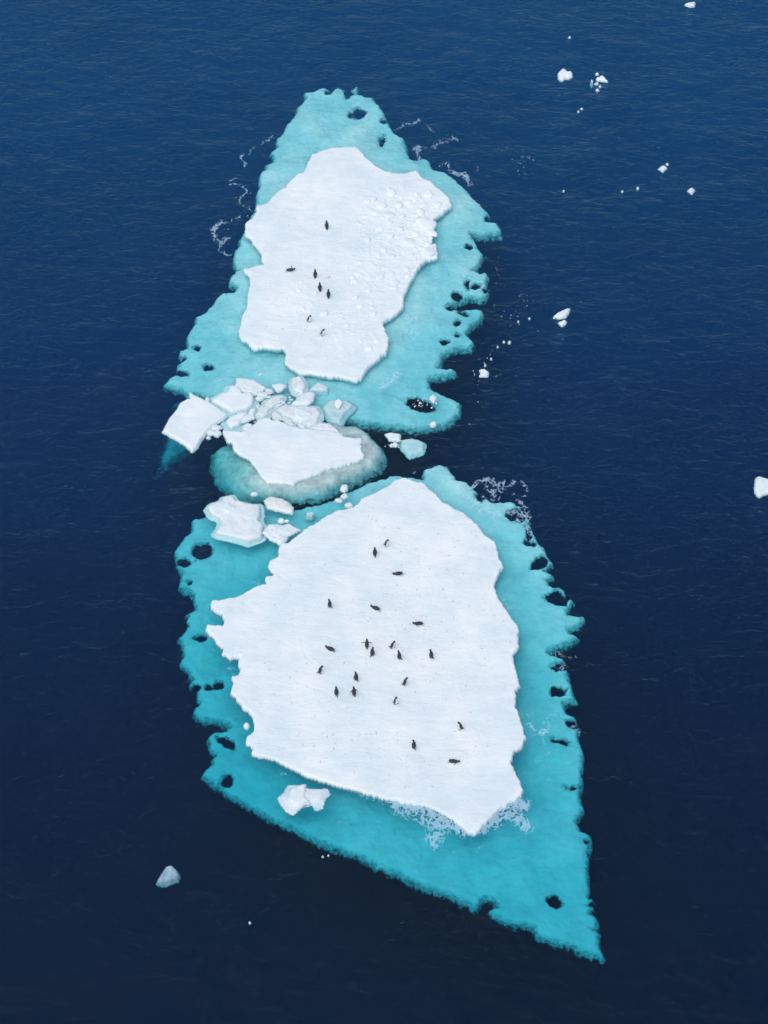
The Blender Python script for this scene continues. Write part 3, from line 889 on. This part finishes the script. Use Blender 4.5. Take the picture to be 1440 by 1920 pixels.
for a in [(797,420,.62),(805,470,.45),(790,400,.4),(812,440,.3),(765,455,.42),(752,430,.3),(770,480,.3),(745,385,.36),(715,385,.38),(728,405,.4),(700,372,.25),(783,368,.3),(805,365,.33),(765,378,.25),(735,362,.3),(711,430,.25),(735,480,.3),(762,505,.28),(712,520,.28),(740,530,.25),(720,470,.22),(690,450,.22),(755,405,.22),(780,440,.25),(795,447,.22),(822,385,.3),(755,350,.22),(676,420,.2),(700,500,.22),(690,545,.2),(675,575,.22),(700,590,.18),(690,655,.28),(705,640,.24),(676,640,.18),(662,625,.15),(585,570,.2),(607,588,.26),(575,612,.16),(622,606,.2),(640,590,.16),(560,545,.16),(590,550,.14),(568,580,.15),(650,610,.16),(628,628,.14),(566,528,.12)]:
    place_block(a[0], a[1], a[2] * 1.15)
r0 = np.random.default_rng(12)
k = 0
while k < 40:
    px, py = r0.uniform(650, 840), r0.uniform(345, 590)
    x, y = W(px, py, H_UP)
    if sdist(np.array([x]), np.array([y]), RUB)[0] > 0.1:
        place_block(px, py, r0.uniform(0.12, 0.27), 0.6)
        k += 1
small = []
for _ in range(240):
    px, py = r0.uniform(540, 840), r0.uniform(340, 670)
    x, y = W(px, py, H_UP)
    a, b = sdist(np.array([x]), np.array([y]), RUB)[0], sdist(np.array([x]), np.array([y]), RUB2)[0]
    if a > 0 or (b > 0 and r0.random() < 0.5) or r0.random() < 0.04:
        if hgt('up', x, y) > 0.1:
            small.append((x, y, r0.uniform(0.03, 0.11)))
crumbs('snow_rubble', small, M_BLOCK, lambda x, y: hgt('up', x, y), 'stuff', UP, (o_up[0], o_up[1], 0), 0.55)


def marks(key, parent, org, h, poly_px, n, clusters, seed):
    r = np.random.default_rng(seed)
    poly = WP(poly_px, h)
    bm = bmesh.new()
    lo, hi = poly.min(0), poly.max(0)
    cl = [W(a, b, h) for a, b in clusters]
    k = 0
    while k < n:
        if r.random() < 0.55:
            c = cl[r.integers(len(cl))]
            x, y = c[0] + r.normal(0, 1.3), c[1] + r.normal(0, 1.6)
        else:
            x, y = r.uniform(lo[0], hi[0]), r.uniform(lo[1], hi[1])
        if sdist(np.array([x]), np.array([y]), poly)[0] < 0.4:
            continue
        z = hgt(key, x, y)
        L = r.uniform(0.025, 0.06) * (1 if r.random() < .6 else 2.2)  # short ones are droppings, long strokes paint the shade in track gouges
        wd = r.uniform(0.018, 0.035)
        m = Matrix.Translation((x - org[0], y - org[1], z)) @ Matrix.Rotation(r.uniform(-.6, 2.6), 4, 'Z') @ Matrix.Diagonal((L, wd, 0.012, 1))
        bmesh.ops.create_icosphere(bm, subdivisions=1, radius=1, matrix=m)
        k += 1
    me = bpy.data.meshes.new('guano_track_marks')
    bm.to_mesh(me)
    bm.free()
    tag(link('guano_track_marks', me, M_MARKS, parent), kind='stuff')


marks('up', UP, (o_up[0], o_up[1], 0), H_UP, UP_TOP, 110, [(640,440),(560,430),(600,480),(560,560),(600,640),(520,620)], 5)
marks('lo', LO, (o_lo[0], o_lo[1], 0), H_LO, LO_TOP, 260, [(720,1000),(880,1060),(800,1090),(700,1120),(560,1290),(640,1400),(740,1420),(850,1340),(760,1150),(900,1180),(600,1420)], 6)
x, y = W(617, 520, H_UP)
bm = bmesh.new()
bmesh.ops.create_icosphere(bm, subdivisions=2, radius=1, matrix=Matrix.Translation((x - o_up[0], y - o_up[1], hgt('up', x, y))) @ Matrix.Diagonal((0.11, 0.10, 0.02, 1)))
bmesh.ops.create_icosphere(bm, subdivisions=2, radius=1, matrix=Matrix.Translation((x + .03 - o_up[0], y + .12 - o_up[1], hgt('up', x, y))) @ Matrix.Diagonal((0.05, 0.06, 0.015, 1)))
me = bpy.data.meshes.new('krill_stain')
bm.to_mesh(me)
bm.free()
link('krill_stain', me, M_PINK, UP)['label'] = 'pink stain on the snow'

# ------------------------------------------------------------------ foam
def Z(pts, ox, oy, k):
    return [(ox + a / k, oy + b / k) for a, b in pts]


A = lambda *p: Z(p, 380, 140, 4.8)
B = lambda *p: Z(p, 660, 140, 4.8)
C3 = lambda *p: Z(p, 280, 420, 4.8)
D = lambda *p: Z(p, 780, 860, 4.8)
E = lambda *p: Z(p, 740, 1380, 3.6)
F = lambda *p: Z(p, 560, 580, 4.5)
G = lambda *p: Z(p, 860, 1080, 4.8)
K = lambda *p: Z(p, 860, 1340, 4.8)
# (polyline, half width in px, strength)
FOAM = [
    (A((630,550),(590,590),(530,620)),4,.9),(A((470,650),(440,690),(410,720)),4,.8),(A((360,720),(335,750),(375,790),(380,840)),4,1),(A((240,960),(300,930)),4,.8),(A((245,990),(295,990)),4,1),
    (A((330,990),(380,1020),(395,1060),(370,1085),(335,1105),(340,1160)),4,1),(A((370,1180),(430,1220)),4,.8),(A((340,1275),(280,1295),(230,1335)),4,.9),(A((190,1325),(130,1355),(90,1400),(110,1440)),7,1.1),
    (C3((600,10),(580,70),(600,140),(640,180),(700,130)),7,1.1),(C3((640,180),(630,230),(700,280),(740,270)),5,1),(C3((740,90),(800,95)),4,.6),
    (B((400,490),(440,470),(480,440),(540,450),(590,400),(615,415)),5,1),(B((670,450),(700,490),(740,520)),4,.8),(B((730,650),(790,600),(830,620),(900,570),(940,585)),7,.9),(B((560,670),(600,640),(590,720),(600,760)),6,1),(B((600,640),(660,660)),5,.8),
    (B((790,830),(850,790),(870,830)),5,1),(B((890,860),(930,890),(970,900),(1010,890),(1030,930),(1070,990)),7,1.1),(B((1050,780),(1090,740)),4,.6),(B((1110,880),(1150,830)),5,.7),(B((1170,950),(1230,970)),6,.5),(B((1290,690),(1390,660)),8,.5),
    (B((230,800),(290,840),(330,860)),9,1),(B((310,800),(400,800)),8,.6),(B((740,890),(790,880)),6,.5),(B((800,1350),(850,1330)),10,.8),(B((850,1040),(880,1070)),6,.5),
    (C3((800,770),(860,745)),8,.8),(C3((950,1240),(1050,1210),(1130,1230),(1220,1260)),9,.5),(C3((720,1170),(800,1230),(860,1280)),7,.4),
    (F((700,660),(770,620),(820,580),(840,530)),9,1.1),(F((560,540),(640,550)),8,.6),(F((880,200),(940,180),(960,250)),10,.8),(F((940,100),(1000,60)),7,.8),(F((280,650),(360,630)),7,.6),
    (D((520,250),(560,200),(610,180),(680,200),(740,250),(800,210)),7,1.1),(D((610,180),(640,250),(680,300),(740,290),(800,260)),7,1.1),(D((680,370),(740,350),(690,320)),6,1),(D((840,250),(880,200),(960,210),(1000,280)),5,1),(D((880,320),(930,310),(980,340)),5,.8),
    (D((920,380),(950,430),(1000,450)),5,1),(D((860,490),(900,480),(960,510),(1000,510)),9,1),(D((880,560),(950,550)),7,.9),(D((990,450),(1010,520),(1000,620),(1020,690)),5,1),(D((440,330),(520,400),(600,470),(740,500)),12,.8),(D((590,330),(630,355),(600,380)),4,1),(D((760,1240),(810,1290),(840,1350)),5,.9),
    (G((840,700),(900,690),(960,730),(1050,740)),6,.8),(G((900,820),(960,830)),9,.8),(G((560,880),(600,890)),7,.5),(G((600,990),(700,980),(760,880),(820,830)),9,.45),(G((540,1260),(620,1250)),7,.7),(G((780,1260),(870,1255),(940,1340)),9,.55),(G((1000,1350),(1080,1380),(1090,1430)),5,.7),
    (K((630,80),(690,150),(760,160),(790,80)),8,1),(K((770,160),(760,250)),6,.8),(K((710,410),(790,350),(890,330)),9,.55),(K((740,580),(840,570),(840,600)),10,.45),(K((930,190),(960,120)),9,.4),
    (E((0,455),(60,470),(140,480),(220,510),(300,560),(400,610),(490,655)),11,1.6),(E((40,480),(200,530),(260,590),(350,600)),17,1.3),(E((250,690),(280,735),(300,640)),12,1.1),(E((400,800),(430,740)),9,.4),
    (E((590,620),(640,560),(720,510),(830,440),(870,470)),11,1.5),(E((620,600),(720,550),(800,520),(830,560),(890,605)),13,1.35),(E((500,780),(590,760)),7,.6),(E((900,460),(870,470)),4,.7),(E((0,590),(60,560)),9,.4),
    ([(560,930),(600,925)],6,.3),([(530,1450),(537,1448)],6,.7),([(554,1458),(580,1466)],10,.4),([(655,203),(663,222),(672,224)],4,.8),([(682,222),(688,212)],4,.8),([(650,1480),(700,1498),(735,1512)],9,.55),
    ([(500,1100),(470,1094),(490,1090)],6,.6),([(474,1075),(486,1060)],6,.5),([(433,1252),(440,1262)],7,.7),([(725,905),(700,915),(680,925)],5,.5),([(764,885),(775,886)],4,.8),
    ([(930,705),(942,700)],5,.5),([(820,740),(835,742)],5,.5),([(560,345),(550,312),(538,330)],8,.45),([(525,330),(535,316)],7,.4),
]


def foam():
    cell = {}
    VV, FF, AA = [], [], []
    polys = [(np.array([W(*p) for p in l]), w * 0.031, s) for l, w, s in FOAM]
    used = set()
    # strokes that lie close share one patch
    boxes = []
    for i, (l, w, s) in enumerate(polys):
        lo, hi = l.min(0) - 4 * w - .2, l.max(0) + 4 * w + .2
        boxes.append([lo, hi, [i]])
    merged = True
    while merged:
        merged = False
        for a in range(len(boxes)):
            for b in range(a + 1, len(boxes)):
                if (boxes[a][0] < boxes[b][1]).all() and (boxes[b][0] < boxes[a][1]).all():
                    boxes[a] = [np.minimum(boxes[a][0], boxes[b][0]), np.maximum(boxes[a][1], boxes[b][1]), boxes[a][2] + boxes[b][2]]
                    boxes.pop(b)
                    merged = True
                    break
            if merged:
                break
    base = 0
    for lo, hi, ids in boxes:
        X, Y = np.meshgrid(np.arange(lo[0], hi[0], 0.032), np.arange(lo[1], hi[1], 0.038))
        wx = X + 0.12 * perlin(X / 0.5, Y / 0.5, 90)
        wy = Y + 0.12 * perlin(X / 0.5 + 40, Y / 0.5, 91)
        dens = np.zeros(X.shape)
        for i in ids:
            l, w, s = polys[i]
            q = pdist(wx, wy, l) / (w * 1.25)
            dens = np.maximum(dens, s * np.exp(-q * q))
        rid = 1 - np.abs(perlin(wx / 0.34, wy / 0.42, 92)) * 3.6
        rid2 = 1 - np.abs(perlin(wx / 0.16, wy / 0.2, 93)) * 2.8
        pat = np.maximum(rid, rid2 * 0.92)
        val = sstep(0.55, 1.20, dens * 0.55 + pat * 0.62) * sstep(0.08, 0.6, dens) * 0.62
        me = quad_mesh('tmp', X, Y, X * 0 + 0.006, val > 0.03, attrs={'foam': val})
        n = len(me.vertices)
        if n:
            co = np.empty(n * 3, np.float32)
            me.vertices.foreach_get('co', co)
            at = np.empty(n, np.float32)
            me.attributes['foam'].data.foreach_get('value', at)
            fi = np.empty(len(me.loops), np.int32)
            me.loops.foreach_get('vertex_index', fi)
            VV.append(co.reshape(-1, 3))
            AA.append(at)
            FF.append(fi.reshape(-1, 4) + base)
            base += n
        bpy.data.meshes.remove(me)
    V, Fq, At = np.concatenate(VV), np.concatenate(FF), np.concatenate(AA)
    me = bpy.data.meshes.new('sea_foam')
    me.vertices.add(len(V))
    me.vertices.foreach_set('co', V.ravel())
    me.loops.add(Fq.size)
    me.loops.foreach_set('vertex_index', Fq.ravel().astype(np.int32))
    me.polygons.add(len(Fq))
    me.polygons.foreach_set('loop_start', np.arange(0, Fq.size, 4, dtype=np.int32))
    me.update(calc_edges=True)
    a = me.attributes.new('foam', 'FLOAT', 'POINT')
    a.data.foreach_set('value', At)
    tag(link('sea_foam', me, foam_mat()), 'lacy white foam along the ledges and edges of the floes', 'foam', kind='stuff')


foam()

# ------------------------------------------------------------------ penguins
def loft(bm, rings, n=16):
    """rings: list of (centre, axis u, axis v, ru, rv)"""
    rows = []
    for c, u, v, ru, rv in rings:
        rows.append([bm.verts.new(c + u * (ru * math.cos(2 * math.pi * k / n)) + v * (rv * math.sin(2 * math.pi * k / n))) for k in range(n)])
    for a, b in zip(rows[:-1], rows[1:]):
        for k in range(n):
            bm.faces.new((a[k], a[(k + 1) % n], b[(k + 1) % n], b[k]))
    bm.faces.new(rows[0][::-1])
    bm.faces.new(rows[-1])
    return [v for r in rows for v in r]


SX, SY, SZ = Vector((1, 0, 0)), Vector((0, 1, 0)), Vector((0, 0, 1))


def blade(bm, a, d, L, side, w, th):
    """flat tapered limb from a along d; side = direction of its width"""
    d = d.normalized()
    side = (side - d * side.dot(d)).normalized()
    nrm = d.cross(side)
    rings = []
    for t, ww in ((0, .7), (.25, 1), (.6, .85), (.88, .5), (1, .18)):
        rings.append((a + d * (L * t), side, nrm, w * ww, th * (1 - .4 * t)))
    return loft(bm, rings, 10)


def build_penguin(pose, lf, rf, yaw, lean, pitch_head=0):
    """Local frame: faces +X, up +Z, feet on z = 0. lf, rf: how far each flipper is held out, in degrees."""
    bm = bmesh.new()
    col = {}

    def paint(vs, fn):
        for v in vs:
            col[v] = fn(v)
    prone = pose == 'prone'
    prof = [(.045, -.025, .045, .055), (.08, -.015, .085, .085), (.14, -.005, .112, .108), (.22, .0, .124, .118), (.31, .003, .120, .116), (.39, .0, .104, .104), (.45, -.002, .086, .088), (.50, .0, .066, .070),
            (.54, .006, .055, .058), (.575, .014, .058, .056), (.61, .018, .056, .053), (.64, .016, .045, .043), (.66, .012, .022, .022)]
    rings = [(Vector((x, 0, z)), SX, SY, rx, ry) for z, x, rx, ry in prof]
    vs = loft(bm, rings, 20)
    cent = {i: p for i, p in enumerate(prof)}
    for i, v in enumerate(vs):
        z, x, rx, ry = cent[i // 20]
        k = i % 20
        front = math.cos(2 * math.pi * k / 20)
        col[v] = (1.0 if (front > 0.12 and z < 0.515) else 0.0, 0.0)
    head = [v for v in vs if v.co.z > 0.53]
    bk = loft(bm, [(Vector((.055, 0, .603)), SY, SZ, .02, .02), (Vector((.09, 0, .600)), SY, SZ, .012, .013), (Vector((.118, 0, .594)), SY, SZ, .004, .005)], 8)
    paint(bk, lambda v: (0, .35))
    head += bk
    eyes = [Vector((.048, .046, .617)), Vector((.048, -.046, .617))]
    rot = Matrix.Translation((.012, 0, .53)) @ Matrix.Rotation(R(yaw), 4, 'Z') @ Matrix.Rotation(R(-pitch_head), 4, 'Y') @ Matrix.Translation((-.012, 0, -.53))
    for v in head:
        v.co = rot @ v.co
    eyes = [rot @ e for e in eyes]
    for sgn, out in ((1, lf), (-1, rf)):
        a = Vector((.0, sgn * .092, .435))
        o = R(out)
        d = Vector((-0.12, sgn * math.sin(o), -math.cos(o)))
        if out > 150:
            d = Vector((-0.85, sgn * 0.55, -0.25))
        f = blade(bm, a, d, .25, SX if out < 100 else SZ, .036, .011)
        paint(f, lambda v: (0, 0))
    tl = blade(bm, Vector((-.06, 0, .085)), Vector((-.95, 0, -.5 if not prone else -.1)), .165, SY, .038, .013)
    paint(tl, lambda v: (0, 0))
    if prone:
        # lie the body on its belly; the head comes up again
        tiltm = Matrix.Rotation(R(84), 4, 'Y')
        hset = set(head)
        for v in bm.verts:
            if v in hset:
                q = Matrix.Translation((0, 0, .53)) @ Matrix.Rotation(R(-62), 4, 'Y') @ Matrix.Translation((0, 0, -.53)) @ v.co
                v.co = q
        eyes = [Matrix.Translation((0, 0, .53)) @ Matrix.Rotation(R(-62), 4, 'Y') @ Matrix.Translation((0, 0, -.53)) @ e for e in eyes]
        for v in bm.verts:
            v.co = tiltm @ v.co
        eyes = [tiltm @ e for e in eyes]
        dz = Vector((-.27, 0, .10))
        for v in bm.verts:
            v.co += dz
        eyes = [e + dz for e in eyes]
        for s in (1, -1):
            f = blade(bm, Vector((-.21, s * .05, .05)), Vector((-1, s * .2, -.25)), .10, SY, .026, .012)
            paint(f, lambda v: (0, 1))
    else:
        lm = Matrix.Translation((0, 0, .06)) @ Matrix.Rotation(R(lean), 4, 'Y') @ Matrix.Translation((0, 0, -.06))
        for v in bm.verts:
            v.co = lm @ v.co
        eyes = [lm @ e for e in eyes]
        for s in (1, -1):
            st = .05 * s if pose == 'walk' else 0
            lg = loft(bm, [(Vector((-.005 + st, s * .05, .012)), SX, SY, .03, .026), (Vector((-.01 + st * .5, s * .052, .10)), SX, SY, .05, .042)], 10)
            paint(lg, lambda v: (.6 if v.co.x > 0 else 0, 0))
            ft = blade(bm, Vector((-.02 + st, s * .052, .014)), Vector((1, s * .18, -.03)), .13, SY, .034, .013)
            paint(ft, lambda v: (0, 1))
        for v in bm.verts:
            v.co.z = max(v.co.z, 0.0)
    bmesh.ops.recalc_face_normals(bm, faces=bm.faces)
    bm.verts.ensure_lookup_table()
    kd = kdtree.KDTree(len(bm.verts))
    vals = []
    for i, v in enumerate(bm.verts):
        kd.insert(v.co, i)
        vals.append(col.get(v, (0, 0)))
    kd.balance()
    me = bpy.data.meshes.new('tmp')
    bm.to_mesh(me)
    bm.free()
    o = bpy.data.objects.new('tmp', me)
    COL.objects.link(o)
    md = o.modifiers.new('r', 'REMESH')
    md.mode = 'VOXEL'
    md.voxel_size = 0.0095
    sm = o.modifiers.new('s', 'SMOOTH')
    sm.iterations = 2
    sm.factor = 0.4
    dg = bpy.context.evaluated_depsgraph_get()
    new = bpy.data.meshes.new_from_object(o.evaluated_get(dg), depsgraph=dg)
    bpy.data.objects.remove(o)
    bpy.data.meshes.remove(me)
    wv, fv = [], []
    for v in new.vertices:
        a = kd.find_n(v.co, 3)
        tw = sum(1 / (x[2] + 1e-3) for x in a)
        wv.append(sum(vals[x[1]][0] / (x[2] + 1e-3) for x in a) / tw)
        fv.append(sum(vals[x[1]][1] / (x[2] + 1e-3) for x in a) / tw)
    new.attributes.new('white', 'FLOAT', 'POINT').data.foreach_set('value', wv)
    new.attributes.new('flesh', 'FLOAT', 'POINT').data.foreach_set('value', fv)
    new.polygons.foreach_set('use_smooth', [True] * len(new.polygons))
    new.name = 'penguin_body'
    new.materials.clear()
    new.materials.append(M_PENG)
    return new, eyes


bm = bmesh.new()
bmesh.ops.create_icosphere(bm, subdivisions=1, radius=0.009)
EYE = bpy.data.meshes.new('eye')
bm.to_mesh(EYE)
bm.free()
EYE.materials.append(M_EYE)

GP_U = 'penguins on the upper floe'
GP_L = 'penguins on the lower floe'
# floe, feet pixel, heading (0 right, 90 away, 180 left), pose, left and right flipper, head turn, lean, head pitch, label
PENG = [
    ('up', 613, 429, 100, 'stand', 25, 8, 0, 8, 0, 'black backed penguin standing alone nearest the top of the upper floe'),
    ('up', 544, 509, 5, 'prone', 200, 15, 0, 0, 0, 'penguin leaning forward with one flipper flung up, farthest left on the upper floe'),
    ('up', 591, 520, 85, 'stand', 6, 22, 0, 6, 0, 'black backed penguin nearest the left of the pink stain'),
    ('up', 600, 545, 95, 'stand', 16, 18, 55, 4, 0, 'black backed penguin with head turned left, middle of the diagonal three'),
    ('up', 616, 558, 90, 'stand', 16, 16, -60, 4, 0, 'black backed penguin with head turned right, lowest of the diagonal three'),
    ('up', 579, 603, -35, 'stand', 8, 8, -10, 12, -15, 'white fronted penguin facing right among the rubble, below the diagonal three'),
    ('up', 604, 629, -40, 'stand', 8, 8, 20, 14, -15, 'white fronted penguin facing right, nearest the bottom of the upper floe'),
    ('lo', 703, 1042, 100, 'stand', 10, 14, 60, 4, 0, 'black backed penguin looking left, near the top of the lower floe'),
    ('lo', 724, 1024, -30, 'stand', 6, 6, -10, 10, -15, 'white fronted penguin facing right, topmost on the lower floe'),
    ('lo', 747, 1078, 190, 'prone', 12, 10, 0, 0, 0, 'belly lying penguin just below the two topmost penguins of the lower floe'),
    ('lo', 618, 1137, 150, 'stand', 28, 10, -60, 2, 15, 'penguin with its beak raised, standing highest on the left of the lower floe'),
    ('lo', 705, 1143, 155, 'prone', 12, 12, 0, 0, 0, 'belly lying penguin alone in the upper middle of the lower floe, facing left'),
    ('lo', 785, 1172, 183, 'prone', 55, 10, 0, 0, 0, 'belly lying penguin with one flipper stuck out, at the upper right of the group'),
    ('lo', 620, 1219, 152, 'prone', 14, 12, 0, 0, 10, 'belly lying penguin at the left of the lower floe, above the bowed one'),
    ('lo', 688, 1214, 90, 'stand', 75, 70, 0, 5, 0, 'penguin seen from behind with both flippers spread wide'),
    ('lo', 698, 1229, 50, 'stand', 8, 30, 25, 4, 0, 'penguin just below the one with spread flippers, facing right'),
    ('lo', 735, 1215, -15, 'walk', 6, 8, 0, 14, 10, 'slim upright penguin walking right, to the right of the spread flippered one'),
    ('lo', 749, 1235, 145, 'stand', 30, 8, 0, 6, 0, 'penguin facing left with one flipper held out, below the slim walking one'),
    ('lo', 809, 1233, 140, 'stand', 22, 8, 15, 8, 0, 'penguin facing left, standing apart at the right end of the central group'),
    ('lo', 600, 1262, 5, 'stand', 8, 8, -15, 12, -10, 'penguin with bowed head facing right, leftmost on the lower floe'),
    ('lo', 668, 1275, 130, 'stand', 35, 8, 20, 4, 0, 'penguin facing away to the left, above the pair standing side by side'),
    ('lo', 631, 1303, 105, 'stand', 8, 8, 65, 4, 0, 'left one of two penguins standing side by side with their backs to view'),
    ('lo', 664, 1303, 105, 'stand', 38, 34, 50, 4, 0, 'right one of two penguins side by side, flippers held a little out'),
    ('lo', 759, 1284, 0, 'walk', 6, 26, 0, 10, 0, 'penguin facing right with a flipper down in front, below the central group'),
    ('lo', 742, 1320, -30, 'walk', 8, 10, 30, 4, 25, 'penguin with raised beak facing right, lowest of the central group'),
    ('lo', 864, 1367, 185, 'walk', 26, 6, 0, 12, 0, 'stooped penguin facing left, rightmost on the lower floe'),
    ('lo', 776, 1402, 125, 'stand', 10, 10, 45, 4, 0, 'tall penguin looking left, standing alone above the lower tip of the floe'),
    ('lo', 850, 1430, -8, 'prone', 10, 60, 0, 0, 0, 'belly lying penguin facing right, nearest the lower tip of the floe'),
]
for key, px, py, head, pose, lf, rf, yaw, lean, ph, lab in PENG:
    h = H_UP if key == 'up' else H_LO
    x, y = W(px, py, h)
    z = hgt(key, x, y)
    me, eyes = build_penguin(pose, lf, rf, yaw, lean, ph)
    e = empty('penguin', (x, y, z - 0.004), lab, 'penguin', GP_U if key == 'up' else GP_L)
    e.rotation_euler = (0, 0, R(head))
    b = link('body', me, None, e)
    for q in eyes:
        o = bpy.data.objects.new('eye', EYE)
        COL.objects.link(o)
        o.parent = e
        o.location = q
